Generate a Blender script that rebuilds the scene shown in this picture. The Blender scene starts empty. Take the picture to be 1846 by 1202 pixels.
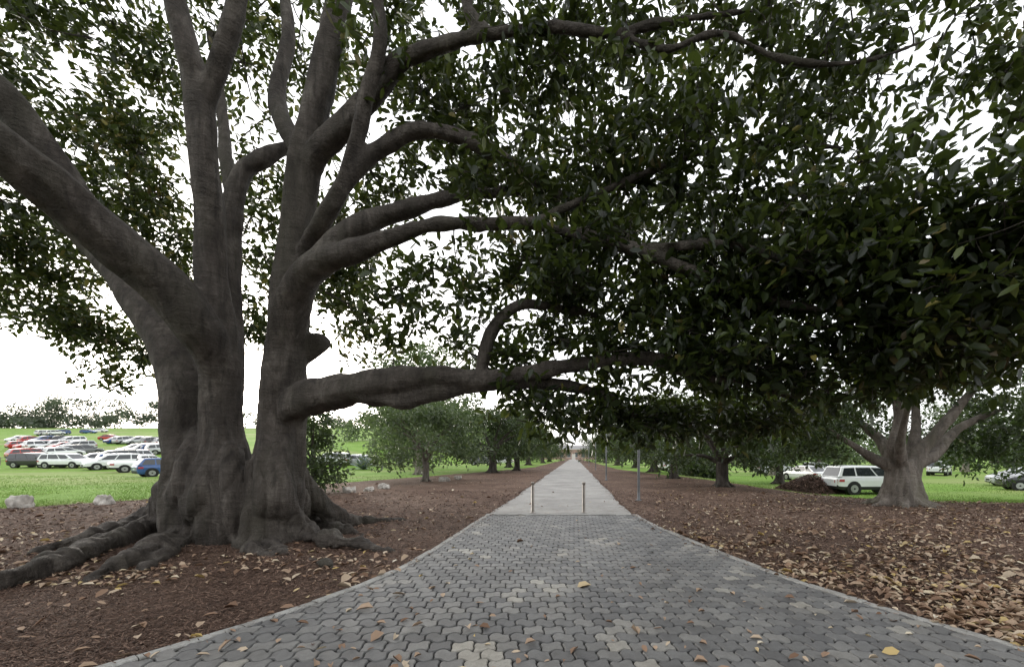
import bpy, bmesh, math, random
import numpy as np
from mathutils import Vector, noise, Matrix
random.seed(7); rng=np.random.default_rng(11)
scene=bpy.context.scene
col=scene.collection
F=718.0; VX=1035.0; HY=822.0; H=1.65

# ------------------------------------------------------------------ camera
cam=bpy.data.cameras.new("camera"); camo=bpy.data.objects.new("camera",cam); col.objects.link(camo)
camo.location=(0,0,H); camo.rotation_euler=(math.radians(90),0,0)
cam.sensor_width=36; cam.lens=14.0; cam.shift_x=-112/1846; cam.shift_y=221/1846
cam.clip_start=0.05; cam.clip_end=5000
scene.camera=camo
scene.view_settings.view_transform='Standard'; scene.view_settings.look='None'; scene.view_settings.exposure=0

# ------------------------------------------------------------------ terrain
def sstep(a,b,v):
    t=np.clip((v-a)/(b-a),0,1); return t*t*(3-2*t)
def terrain(x,y):
    x=np.asarray(x,float); y=np.asarray(y,float)
    yy=np.clip(y,0,228)
    rise=np.where(yy>52,(yy-45)*0.1, 0.1*7*np.clip((yy-38)/14,0,1)**2)
    z=rise*(1-sstep(-46,-22,x))
    z=z-0.65*sstep(9,15,x)*sstep(13,22,y)
    return z
def P(px,py,d): return Vector(((px-VX)/F*d,d,H-(py-HY)/F*d))
def hit(px,py):
    y=2.0
    while y<400:
        x=(px-VX)/F*y; z=H-(py-HY)/F*y
        if z<=float(terrain(x,y)): return Vector((x,y,float(terrain(x,y))))
        y+=0.05 if y<60 else 0.2
    return Vector(((px-VX)/F*300,300,0))
XLk=[(-60,-19),(12.0,-19),(12.9,-17.9),(15.8,-16.2),(24.7,-14.6),(45,-8.5),(60,-6),(300,-3)]
XRk=[(-60,28),(13.0,28),(14.2,17),(15.2,13),(19,11.8),(30,9),(51,5.5),(300,3)]
def XL(y): return np.interp(y,[k[0] for k in XLk],[k[1] for k in XLk])
def XR(y): return np.interp(y,[k[0] for k in XRk],[k[1] for k in XRk])

# ------------------------------------------------------------------ helpers
def mesh_np(name,V,faces_flat,fsize,mats,attrs=None,matidx=None,smooth=False):
    me=bpy.data.meshes.new(name)
    V=np.asarray(V,dtype=np.float32); nf=len(faces_flat)//fsize
    me.vertices.add(len(V)); me.vertices.foreach_set("co",V.ravel())
    me.loops.add(len(faces_flat)); me.loops.foreach_set("vertex_index",np.asarray(faces_flat,dtype=np.int32))
    me.polygons.add(nf)
    me.polygons.foreach_set("loop_start",np.arange(nf,dtype=np.int32)*fsize)
    me.polygons.foreach_set("loop_total",np.full(nf,fsize,dtype=np.int32))
    if smooth: me.polygons.foreach_set("use_smooth",np.ones(nf,dtype=bool))
    for m in mats: me.materials.append(m)
    if matidx is not None: me.polygons.foreach_set("material_index",np.asarray(matidx,dtype=np.int32))
    if attrs:
        for k,v in attrs.items():
            a=me.attributes.new(k,'FLOAT','FACE'); a.data.foreach_set("value",np.asarray(v,dtype=np.float32))
    me.update(calc_edges=True)
    return me
def obj(name,me,parent=None,loc=None):
    o=bpy.data.objects.new(name,me); col.objects.link(o)
    if parent: o.parent=parent
    if loc is not None: o.location=loc
    return o
def empty(name,loc=(0,0,0)):
    o=bpy.data.objects.new(name,None); col.objects.link(o); o.location=loc; o.empty_display_size=0.3; return o

def newmat(name):
    m=bpy.data.materials.new(name); m.use_nodes=True
    nt=m.node_tree; nt.nodes.clear()
    out=nt.nodes.new("ShaderNodeOutputMaterial"); return m,nt,out
def N(nt,t,**kw):
    n=nt.nodes.new(t)
    for k,v in kw.items(): setattr(n,k,v)
    return n
def ramp(nt,src,stops,interp='LINEAR'):
    r=N(nt,"ShaderNodeValToRGB"); r.color_ramp.interpolation=interp
    els=r.color_ramp.elements
    while len(els)<len(stops): els.new(0.5)
    for e,(p,c) in zip(els,stops): e.position=p; e.color=(c[0],c[1],c[2],1)
    nt.links.new(src,r.inputs[0]); return r.outputs[0]
def noise_n(nt,vec,scale,detail=4,rough=0.55,dist=0):
    n=N(nt,"ShaderNodeTexNoise"); n.inputs["Scale"].default_value=scale; n.inputs["Detail"].default_value=detail
    n.inputs["Roughness"].default_value=rough; n.inputs["Distortion"].default_value=dist
    if vec is not None: nt.links.new(vec,n.inputs["Vector"])
    return n.outputs["Fac"]
def mapping(nt,scale=(1,1,1),rot=(0,0,0)):
    tc=N(nt,"ShaderNodeTexCoord"); mp=N(nt,"ShaderNodeMapping"); mp.inputs["Scale"].default_value=scale; mp.inputs["Rotation"].default_value=rot
    nt.links.new(tc.outputs["Object"],mp.inputs["Vector"]); return mp.outputs[0]
def mixc(nt,fac,a,b,mode='MIX'):
    m=N(nt,"ShaderNodeMix",data_type='RGBA',blend_type=mode)
    if isinstance(fac,(int,float)): m.inputs[0].default_value=fac
    else: nt.links.new(fac,m.inputs[0])
    for s,v in ((m.inputs[6],a),(m.inputs[7],b)):
        if isinstance(v,(tuple,list)): s.default_value=(v[0],v[1],v[2],1)
        else: nt.links.new(v,s)
    return m.outputs[2]
def mth(nt,op,a,b=None,clamp=False):
    m=N(nt,"ShaderNodeMath",operation=op,use_clamp=clamp)
    for s,v in zip(m.inputs,(a,b)):
        if v is None: continue
        if isinstance(v,(int,float)): s.default_value=v
        else: nt.links.new(v,s)
    return m.outputs[0]
def princ(nt,out,colr,rough=0.8,bump=None,bstr=0.3,bdist=0.02,metal=0,spec=0.3):
    b=N(nt,"ShaderNodeBsdfPrincipled")
    if isinstance(colr,(tuple,list)): b.inputs["Base Color"].default_value=(*colr[:3],1)
    else: nt.links.new(colr,b.inputs["Base Color"])
    if isinstance(rough,(int,float)): b.inputs["Roughness"].default_value=rough
    else: nt.links.new(rough,b.inputs["Roughness"])
    b.inputs["Metallic"].default_value=metal
    b.inputs["Specular IOR Level"].default_value=spec
    if bump is not None:
        bm=N(nt,"ShaderNodeBump"); bm.inputs["Strength"].default_value=bstr; bm.inputs["Distance"].default_value=bdist
        nt.links.new(bump,bm.inputs["Height"]); nt.links.new(bm.outputs[0],b.inputs["Normal"])
    if out is not None: nt.links.new(b.outputs[0],out.inputs[0])
    return b
def simple(name,c,rough=0.6,metal=0,spec=0.4,var=0.15,scale=8):
    m,nt,out=newmat(name)
    v=mapping(nt); n=noise_n(nt,v,scale,5)
    cc=ramp(nt,n,[(0.3,[x*(1-var) for x in c]),(0.7,[min(1,x*(1+var)) for x in c])])
    princ(nt,out,cc,rough,metal=metal,spec=spec); return m
def attr(nt,name):
    a=N(nt,"ShaderNodeAttribute"); a.attribute_name=name; return a.outputs["Fac"]

def leafmat(name,stops,trans=0.3,tcol=(0.16,0.26,0.05),rough=0.42):
    m,nt,out=newmat(name)
    c=ramp(nt,attr(nt,"rnd"),stops)
    b=princ(nt,None,c,rough,spec=0.4)
    t=N(nt,"ShaderNodeBsdfTranslucent")
    tc=mixc(nt,0.5,c,tcol); nt.links.new(tc,t.inputs[0])
    mx=N(nt,"ShaderNodeMixShader"); mx.inputs[0].default_value=trans
    nt.links.new(b.outputs[0],mx.inputs[1]); nt.links.new(t.outputs[0],mx.inputs[2]); nt.links.new(mx.outputs[0],out.inputs[0])
    return m
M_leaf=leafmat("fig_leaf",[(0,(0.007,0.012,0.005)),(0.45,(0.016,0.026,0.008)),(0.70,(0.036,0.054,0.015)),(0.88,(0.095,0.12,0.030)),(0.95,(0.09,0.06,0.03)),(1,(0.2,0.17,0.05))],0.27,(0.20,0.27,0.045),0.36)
M_leaf2=leafmat("fig_leaf_background",[(0,(0.02,0.030,0.016)),(0.5,(0.045,0.062,0.027)),(0.9,(0.085,0.108,0.045)),(1,(0.16,0.15,0.06))],0.3)
M_leaf3=leafmat("pale_leaf",[(0,(0.06,0.082,0.045)),(0.5,(0.105,0.135,0.075)),(0.9,(0.16,0.19,0.10)),(1,(0.22,0.22,0.11))],0.35)
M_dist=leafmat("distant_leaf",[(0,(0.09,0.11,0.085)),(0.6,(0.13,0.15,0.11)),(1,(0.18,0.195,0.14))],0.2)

def barkmat(name,c1,c2,c3):
    m,nt,out=newmat(name)
    v=mapping(nt,(1,1,0.35)); v2=mapping(nt,(0.6,0.6,3.2)); v3=mapping(nt)
    n1=noise_n(nt,v,3.0,8,0.65,0.4); n2=noise_n(nt,v2,4.0,6,0.65,1.2); n3=noise_n(nt,v3,34,5,0.65); n4=noise_n(nt,v,1.1,3)
    vs=mapping(nt,(1,1,0.10)); n5=noise_n(nt,vs,9,5,0.65,0.3)
    c=ramp(nt,n1,[(0.3,c1),(0.52,c2),(0.72,c3)])
    c=mixc(nt,ramp(nt,n2,[(0.40,(0.35,)*3),(0.55,(0,0,0))]),c,c1)
    c=mixc(nt,ramp(nt,n5,[(0.30,(0.75,)*3),(0.48,(0,0,0))]),c,[x*0.7 for x in c1])
    c=mixc(nt,ramp(nt,n5,[(0.62,(0,0,0)),(0.78,(0.4,)*3)]),c,[x*1.2 for x in c3])
    c=mixc(nt,ramp(nt,n4,[(0.5,(0,0,0)),(0.7,(0.55,)*3)]),c,(c2[0]*0.8,c2[1]*0.88,c2[2]*0.72))
    c=mixc(nt,ramp(nt,n3,[(0.35,(0.5,)*3),(0.6,(0,0,0))]),c,mixc(nt,1,c,(0.55,0.52,0.5),'MULTIPLY'))
    h=mth(nt,'ADD',mth(nt,'MULTIPLY',n1,0.8),mth(nt,'ADD',mth(nt,'MULTIPLY',n2,0.5),mth(nt,'ADD',mth(nt,'MULTIPLY',n5,0.5),mth(nt,'MULTIPLY',n3,0.45))))
    princ(nt,out,c,0.8,h,1.0,0.08,spec=0.3); return m
M_bark=barkmat("fig_bark",(0.030,0.0245,0.020),(0.088,0.075,0.064),(0.19,0.168,0.146))
M_bark2=barkmat("pale_bark",(0.10,0.087,0.074),(0.23,0.20,0.172),(0.38,0.34,0.30))

# ------------------------------------------------------------------ ground
def axis(lo,hi,step,far):
    a=list(np.arange(lo,hi+1e-6,step)); s=step; v=hi
    while v<far: s*=1.22; v+=s; a.append(v)
    s=step; v=lo
    while v>-far*(1 if lo<-25 else 0.3): s*=1.22; v-=s; a.insert(0,v)
    return np.array(a)
xs=axis(-30,30,0.4,1800); ys=axis(-4,60,0.4,2000)
GX,GY=np.meshgrid(xs,ys)
GZ=terrain(GX,GY)
wig=np.zeros_like(GZ)
for i in range(GX.shape[0]):
    for j in range(GX.shape[1]):
        x,y=GX[i,j],GY[i,j]
        if abs(x)<40 and -5<y<70:
            wig[i,j]=noise.noise(Vector((x*0.35,y*0.35,0)))*0.05+noise.noise(Vector((x*1.1,y*1.1,3)))*0.02
pm=sstep(3.6,4.8,np.abs(GX+0.1))
GZ=GZ+wig*pm+0.06*np.exp(-((GX+6.7)**2+(GY-8)**2)/5)*pm
mask=sstep(-0.4,0.4,GX-XL(GY))*(1-sstep(-0.4,0.4,GX-XR(GY)))
V=np.stack([GX.ravel(),GY.ravel(),GZ.ravel()],1)
nx=len(xs); ny=len(ys)
ii,jj=np.meshgrid(np.arange(ny-1),np.arange(nx-1),indexing='ij'); a=(ii*nx+jj).ravel()
Fc=np.stack([a,a+1,a+1+nx,a+nx],1).ravel()
m,nt,out=newmat("ground_mulch_and_grass")
mk=attr(nt,"mulch")
v=mapping(nt); vA=mapping(nt,(1,3.2,1),(0,0,0.6)); vB=mapping(nt,(3.0,1,1),(0,0,0.2))
nA=noise_n(nt,vA,11,7,0.7,0.8); nB=noise_n(nt,vB,14,6,0.7,0.6); nL=noise_n(nt,v,0.45,4,0.6); nM=noise_n(nt,v,3.0,5,0.65)
chip=mth(nt,'MAXIMUM',nA,nB)
mc=ramp(nt,chip,[(0.45,(0.028,0.017,0.012)),(0.55,(0.13,0.080,0.057)),(0.66,(0.26,0.170,0.125)),(0.78,(0.42,0.32,0.25))])
mc=mixc(nt,ramp(nt,nL,[(0.4,(0,0,0)),(0.68,(0.5,)*3)]),mc,mixc(nt,0.6,mc,(0.36,0.25,0.185)))
mc=mixc(nt,ramp(nt,nM,[(0.35,(0.7,)*3),(0.6,(0,0,0))]),mc,mixc(nt,1.0,mc,(0.45,0.4,0.4),'MULTIPLY'))
g1=noise_n(nt,v,0.25,4,0.6); g2=noise_n(nt,v,9,5,0.7); g3=noise_n(nt,v,45,3,0.7); g4=noise_n(nt,mapping(nt,(0.4,1,1)),0.09,4,0.6)
gc=ramp(nt,g1,[(0.35,(0.15,0.27,0.04)),(0.55,(0.20,0.33,0.06)),(0.75,(0.26,0.35,0.09))])
gc=mixc(nt,ramp(nt,g4,[(0.48,(0,0,0)),(0.62,(0.65,)*3)]),gc,(0.33,0.33,0.16))
gc=mixc(nt,ramp(nt,g2,[(0.35,(0.55,)*3),(0.6,(0,0,0))]),gc,mixc(nt,1.0,gc,(0.7,0.75,0.6),'MULTIPLY'))
gc=mixc(nt,ramp(nt,g3,[(0.4,(0.5,)*3),(0.6,(0,0,0))]),gc,mixc(nt,1.0,gc,(0.6,0.68,0.5),'MULTIPLY'))
mf=mth(nt,'ADD',mk,mth(nt,'MULTIPLY',mth(nt,'SUBTRACT',nM,0.5),0.9))
mf=ramp(nt,mf,[(0.42,(0,0,0)),(0.58,(1,1,1))])
c=mixc(nt,mf,gc,mc)
hh=mth(nt,'ADD',chip,mth(nt,'MULTIPLY',g3,0.3))
princ(nt,out,c,0.9,hh,0.9,0.04,spec=0.15)
me=mesh_np("ground",V,Fc,4,[m],smooth=True)
at=me.attributes.new("mulch",'FLOAT','POINT'); at.data.foreach_set("value",mask.ravel().astype(np.float32))
obj("ground",me)

# ------------------------------------------------------------------ paved path
EL=[(-3,-4.6),(2.0,-4.2),(3.12,-3.50),(4.11,-2.92),(5.2,-2.50),(6.5,-2.38),(11.1,-2.33)]
ER=[(-3,7.0),(2.0,4.6),(3.31,3.74),(5.02,2.83),(7.74,2.15),(9.3,1.82),(11.1,1.62)]
def eL(y): return np.interp(y,[k[0] for k in EL],[k[1] for k in EL])
def eR(y): return np.interp(y,[k[0] for k in ER],[k[1] for k in ER])
def smoothcurve(f,y,w=0.5): return (f(y-w)+2*f(y)+f(y+w))/4
def sL(y): return smoothcurve(eL,min(y,10.5)) 
def sR(y): return smoothcurve(eR,min(y,10.9)) 
YE=11.0
pw,ph=0.190,0.158
def wv(t): return max(-1,min(1,1.5*math.sin(2*math.pi*t)))
def bnd(k,x): return k*ph+0.026*wv(x/pw)
Vv=[];Ff=[];Pr=[]
k0=int(-1.5/ph); k1=int(YE/ph)
for k in range(k0,k1):
    off=0.5*(k%2)
    for j in range(-28,36):
        x0=(j+off)*pw; x1=x0+pw; yc=(k+0.5)*ph; xc=x0+pw/2
        lo=sL(yc);hi=sR(yc)
        if x1<lo+0.02 or x0>hi-0.02: continue
        pts=[]
        nb=12
        for s in range(nb): t=x0+pw*s/nb; pts.append((t,bnd(k,t)))
        for s in range(6): t=s/6; y=(bnd(k,x1)*(1-t)+bnd(k+1,x1)*t); pts.append((x1+0.020*math.sin(2*math.pi*t),y))
        for s in range(nb): t=x1-pw*s/nb; pts.append((t,bnd(k+1,t)))
        for s in range(6): t=1-s/6; y=(bnd(k,x0)*(1-t)+bnd(k+1,x0)*t); pts.append((x0+0.020*math.sin(2*math.pi*t),y))
        n=len(pts)
        for _ in range(2): pts=[((pts[i-1][0]+2*pts[i][0]+pts[(i+1)%n][0])/4,(pts[i-1][1]+2*pts[i][1]+pts[(i+1)%n][1])/4) for i in range(n)]
        dz=random.uniform(-0.004,0.003); tx=random.uniform(-0.02,0.02); ty=random.uniform(-0.03,0.03)
        b=len(Vv)
        for sc,z in ((0.955,0.0),(0.955,0.024),(0.875,0.036)):
            for (x,y) in pts:
                X=xc+(x-xc)*sc; Y=yc+(y-yc)*(sc-0.01)
                X=min(max(X,lo),hi)
                Vv.append((X,Y,z+(dz+tx*(X-xc)+ty*(Y-yc) if z>0 else 0)))
        r=random.random()
        r2=noise.noise(Vector((xc*1.1,yc*1.1,5)))
        r=r*0.6+ (0.33 if (r2>0.28 and random.random()<0.7) else 0)+0.05
        for lay in (0,1):
            for i in range(n):
                i2=(i+1)%n
                Ff.append((b+lay*n+i,b+lay*n+i2,b+(lay+1)*n+i2,b+(lay+1)*n+i)); Pr.append(r*(1 if lay else .3))
        Ff.append(tuple(b+2*n+i for i in range(n))); Pr.append(r)
m,nt,out=newmat("concrete_pavers")
v=mapping(nt); n1=noise_n(nt,v,90,3,0.7); n2=noise_n(nt,v,1.3,5,0.6); n3=noise_n(nt,v,14,5,0.7)
c=ramp(nt,attr(nt,"rnd"),[(0,(0.115,0.115,0.117)),(0.4,(0.185,0.185,0.182)),(0.62,(0.235,0.232,0.222)),(0.8,(0.34,0.33,0.30)),(1,(0.42,0.40,0.35))])
c=mixc(nt,ramp(nt,n1,[(0.3,(0.5,)*3),(0.65,(0,0,0))]),c,mixc(nt,1,c,(0.55,0.55,0.56),'MULTIPLY'))
c=mixc(nt,ramp(nt,n3,[(0.35,(0.5,)*3),(0.6,(0,0,0))]),c,mixc(nt,1,c,(0.55,0.54,0.52),'MULTIPLY'))
c=mixc(nt,ramp(nt,n2,[(0.3,(0.65,)*3),(0.65,(0,0,0))]),c,mixc(nt,1,c,(0.66,0.63,0.60),'MULTIPLY'))
princ(nt,out,c,0.62,n1,0.35,0.006,spec=0.45)
me=bpy.data.meshes.new("paving_blocks"); me.from_pydata(Vv,[],Ff); me.materials.append(m)
a=me.attributes.new("rnd",'FLOAT','FACE'); a.data.foreach_set("value",np.array(Pr,dtype=np.float32))
path=empty("paved_path"); obj("paving_blocks",me,path)
def strip(name,ysl,fl,fr,z,mat,parent=None):
    V=[];Fs=[]
    for y in ysl: V+= [(fl(y),y,z),(fr(y),y,z)]
    for i in range(len(ysl)-1): Fs.append((2*i,2*i+1,2*i+3,2*i+2))
    me=bpy.data.meshes.new(name); me.from_pydata(V,[],Fs); me.materials.append(mat); return obj(name,me,parent)
M_joint=simple("joint_sand",(0.016,0.014,0.012),0.95)
strip("joint_bed",list(np.arange(-1.6,YE+0.01,0.2)),sL,sR,0.012,M_joint,path)
m,nt,out=newmat("edging_concrete")
v=mapping(nt); n1=noise_n(nt,v,40,5,0.7); n2=noise_n(nt,v,2.5,5,0.7)
c=ramp(nt,n2,[(0.3,(0.22,0.21,0.195)),(0.55,(0.37,0.365,0.345)),(0.75,(0.45,0.44,0.42))])
c=mixc(nt,ramp(nt,n1,[(0.3,(0.6,)*3),(0.6,(0,0,0))]),c,mixc(nt,1,c,(0.5,0.48,0.45),'MULTIPLY'))
princ(nt,out,c,0.85,n1,0.5,0.01)
M_edge=m
def kerb(name,pts,w,ztop,seg=0.9):
    V=[];Fs=[]
    P2=[Vector((p[0],p[1],0)) for p in pts]
    for i in range(len(P2)-1):
        a,b=P2[i],P2[i+1]; d=(b-a).normalized(); nrm=Vector((-d.y,d.x,0))
        a2=a+d*0.004; b2=b-d*0.004
        zt=ztop+random.uniform(-0.008,0.006)
        base=len(V)
        for q in (a2,b2):
            q=q+nrm*random.uniform(-.006,.006)
            for s,z in ((-w/2,-0.02),(-w/2,zt-0.012),(-w/2+0.012,zt),(w/2-0.012,zt),(w/2,zt-0.012),(w/2,-0.02)):
                p=q+nrm*s; V.append((p.x,p.y,z))
        for s in range(5): Fs.append((base+s,base+s+6,base+s+7,base+s+1))
        Fs.append(tuple(base+s for s in range(6))); Fs.append(tuple(base+11-s for s in range(6)))
    me=bpy.data.meshes.new(name); me.from_pydata(V,[],Fs); me.materials.append(M_edge)
    return obj(name,me,path)
yk=list(np.arange(-1.6,YE+0.05,0.6))
kerb("edging_left",[(sL(y)-0.055,y) for y in yk],0.11,0.045)
kerb("edging_right",[(sR(y)+0.055,y) for y in yk],0.11,0.045)
kerb("edging_cross",[(x,YE+0.07) for x in np.linspace(-2.45,1.75,8)],0.13,0.042)
m,nt,out=newmat("path_asphalt_worn")
v=mapping(nt); n1=noise_n(nt,v,70,4,0.7); n2=noise_n(nt,v,0.8,6,0.6); n3=noise_n(nt,v,7,6,0.7)
c=ramp(nt,n2,[(0.3,(0.24,0.23,0.22)),(0.55,(0.34,0.33,0.31)),(0.75,(0.42,0.40,0.37))])
c=mixc(nt,ramp(nt,n3,[(0.52,(0,0,0)),(0.66,(0.5,)*3)]),c,(0.22,0.16,0.12))
c=mixc(nt,ramp(nt,n1,[(0.35,(0.4,)*3),(0.6,(0,0,0))]),c,mixc(nt,1,c,(0.5,0.5,0.5),'MULTIPLY'))
princ(nt,out,c,0.85,n1,0.4,0.01)
yf=[YE+0.13]+list(np.arange(11.6,40,.4))+list(np.arange(40,260,2.0))
strip("far_path",yf,lambda y:-2.35+0.05*math.sin(y*0.9)+0.07*noise.noise(Vector((y*1.3,0,0))),lambda y:1.6+0.05*math.sin(y*0.7+1)+0.07*noise.noise(Vector((y*1.3,5,0))),0.03,m,path)

# ------------------------------------------------------------------ scattered chips / leaves on ground
def quads_oriented(pos,ang,L,W,tilt,rnd,name,mat,shape='chip',curl=0.0):
    n=len(pos)
    d=np.stack([np.cos(ang)*np.cos(tilt),np.sin(ang)*np.cos(tilt),np.sin(tilt)],1)
    s=np.stack([-np.sin(ang),np.cos(ang),rng.normal(0,0.3,n)],1); s/=np.linalg.norm(s,axis=1)[:,None]
    up=np.cross(d,s)
    if shape=='chip':
        V=np.stack([pos-d*L[:,None]/2-s*W[:,None]/2,pos+d*L[:,None]/2-s*W[:,None]*0.3,pos+d*L[:,None]/2+s*W[:,None]*0.4,pos-d*L[:,None]/2+s*W[:,None]/2],1)
        Fi=np.arange(n*4); at=rnd
    else:
        Lc=L[:,None];Wc=W[:,None]
        cu=curl*rng.uniform(0.2,1.2,n)[:,None]
        V=np.stack([pos,pos+d*Lc*0.3+s*Wc*0.42+up*Wc*cu,pos+d*Lc*0.7+s*Wc*0.45+up*Wc*cu*1.2,pos+d*Lc,
                    pos+d*Lc*0.3-s*Wc*0.42+up*Wc*cu,pos+d*Lc*0.7-s*Wc*0.45+up*Wc*cu*1.2],1)
        b=np.arange(n)[:,None]*6
        Fi=np.concatenate([b+np.array([[0,3,2,1]]),b+np.array([[0,4,5,3]])],1).ravel(); at=np.repeat(rnd,2)
    me=mesh_np(name,V.reshape(-1,3),Fi,4,[mat],{"rnd":at})
    return me
def gz(x,y):
    return terrain(x,y)
def onpaving(x,y):
    l=np.interp(y,[k[0] for k in EL],[k[1] for k in EL])-0.09; r=np.interp(y,[k[0] for k in ER],[k[1] for k in ER])+0.09
    l=np.where(y>YE,-2.37,l); r=np.where(y>YE,1.62,r)
    return (x>l)&(x<r)
def rampmat(name,stops,rough=0.8,trans=0):
    m,nt,out=newmat(name); c=ramp(nt,attr(nt,"rnd"),stops); princ(nt,out,c,rough,spec=0.25); return m
M_chip=rampmat("mulch_chips",[(0,(0.035,0.021,0.015)),(0.4,(0.115,0.070,0.051)),(0.75,(0.235,0.152,0.112)),(0.93,(0.35,0.25,0.19)),(1,(0.52,0.43,0.34))])
M_dead=rampmat("dead_leaves",[(0,(0.14,0.08,0.05)),(0.3,(0.28,0.18,0.12)),(0.6,(0.42,0.31,0.22)),(0.82,(0.55,0.46,0.34)),(0.90,(0.5,0.36,0.12)),(1,(0.68,0.62,0.52))])
n=230000
y=2.4/(1-rng.uniform(0,1,n)*(1-2.4/19)); ux=rng.uniform(-1.6,1.25,n); x=ux*y
ok=(~onpaving(x,y))&(x>XL(y)-.2)&(x<XR(y)+.2)
x=x[ok];y=y[ok]
ns=1500; ysp=rng.uniform(2.6,30,ns); sd_=rng.integers(0,2,ns)
lx=np.array([sL(v_) if v_<YE else -2.35 for v_ in ysp]); rx_=np.array([sR(v_) if v_<YE else 1.6 for v_ in ysp])
xsp=np.where(sd_==0,lx-0.1+np.abs(rng.normal(0,.10,ns)),rx_+0.1-np.abs(rng.normal(0,.10,ns)))
x=np.concatenate([x,xsp]);y=np.concatenate([y,ysp]);n=len(x)
spz=np.concatenate([np.zeros(n-ns),np.full(ns,.028)])
wz=np.array([noise.noise(Vector((a*0.35,b*0.35,0)))*0.05+noise.noise(Vector((a*1.1,b*1.1,3)))*0.02 for a,b in zip(x,y)])*sstep(3.6,4.8,np.abs(x+0.1))
z=gz(x,y)+wz+rng.uniform(0.003,0.03,n)+0.06*np.exp(-((x+6.7)**2+(y-8)**2)/5)+spz
sc=np.clip(y/6,0.75,2.2)
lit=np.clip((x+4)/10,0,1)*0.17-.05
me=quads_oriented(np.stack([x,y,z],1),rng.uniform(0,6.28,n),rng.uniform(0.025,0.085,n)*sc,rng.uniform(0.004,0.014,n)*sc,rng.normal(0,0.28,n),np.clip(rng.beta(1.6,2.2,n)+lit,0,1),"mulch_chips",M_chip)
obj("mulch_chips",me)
def leaflitter(n,xr,yr,f):
    yy=yr[0]/(1-rng.uniform(0,1,n)*(1-yr[0]/yr[1])); xx=rng.uniform(xr[0],xr[1],n)*yy
    k=f(xx,yy); return xx[k],yy[k]
x1,y1=leaflitter(15000,(0.2,1.3),(3.0,36),lambda x,y:(~onpaving(x,y))&(x<XR(y)))
x2,y2=leaflitter(3200,(-1.6,-0.1),(5.0,36),lambda x,y:(~onpaving(x,y))&(x>XL(y)))
x3,y3=leaflitter(700,(-1.1,1.1),(2.5,34),onpaving)
x4,y4=leaflitter(220,(-1.6,-0.5),(2.6,6),lambda x,y:(~onpaving(x,y)))
x=np.concatenate([x1,x2,x4,x3]);y=np.concatenate([y1,y2,y4,y3]);n=len(x)
dr=np.array([noise.noise(Vector((a*0.6,b*0.6,9))) for a,b in zip(x,y)])
kp=(dr+rng.uniform(-.5,.5,n)>-0.12)
zo=np.concatenate([np.zeros(n-len(x3)),np.full(len(x3),0.006)])
x=x[kp];y=y[kp];zo=zo[kp];n=len(x)
wz=np.array([noise.noise(Vector((a*0.35,b*0.35,0)))*0.05 for a,b in zip(x,y)])*sstep(3.6,4.8,np.abs(x+0.1))
z=gz(x,y)+wz+0.034+rng.uniform(0,0.015,n)+zo
L_=rng.gamma(4,.016,n)+.03
me=quads_oriented(np.stack([x,y,z],1),rng.uniform(0,6.28,n),L_,L_*rng.uniform(.35,.65,n),rng.normal(0,0.2,n),rng.beta(1.4,1.5,n),"fallen_leaves",M_dead,'leaf',0.45)
obj("fallen_leaves",me)
M_blade=rampmat("grass_blades",[(0,(0.12,0.21,0.035)),(0.6,(0.20,0.32,0.07)),(1,(0.31,0.38,0.13))])
n=100000
y=11.5/(1-rng.uniform(0,1,n)*(1-11.5/34)); x=rng.uniform(-1.6,1.25,n)*y
ok=((x<XL(y)+0.15)|(x>XR(y)-0.15))
x=x[ok];y=y[ok];n=len(x)
z=gz(x,y)-0.01; hgt=rng.uniform(0.02,0.055,n)*1.0; an=rng.uniform(0,6.28,n); w=0.008*np.clip(y/12,1,2.5)
lean=rng.normal(0,0.025,(n,2))
V=np.stack([np.stack([x-np.cos(an)*w,y-np.sin(an)*w,z],1),np.stack([x+np.cos(an)*w,y+np.sin(an)*w,z],1),np.stack([x+lean[:,0],y+lean[:,1],z+hgt+0.03],1)],1).reshape(-1,3)
obj("grass",mesh_np("grass",V,np.arange(n*3),3,[M_blade],{"rnd":rng.uniform(0,1,n)}))

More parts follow.
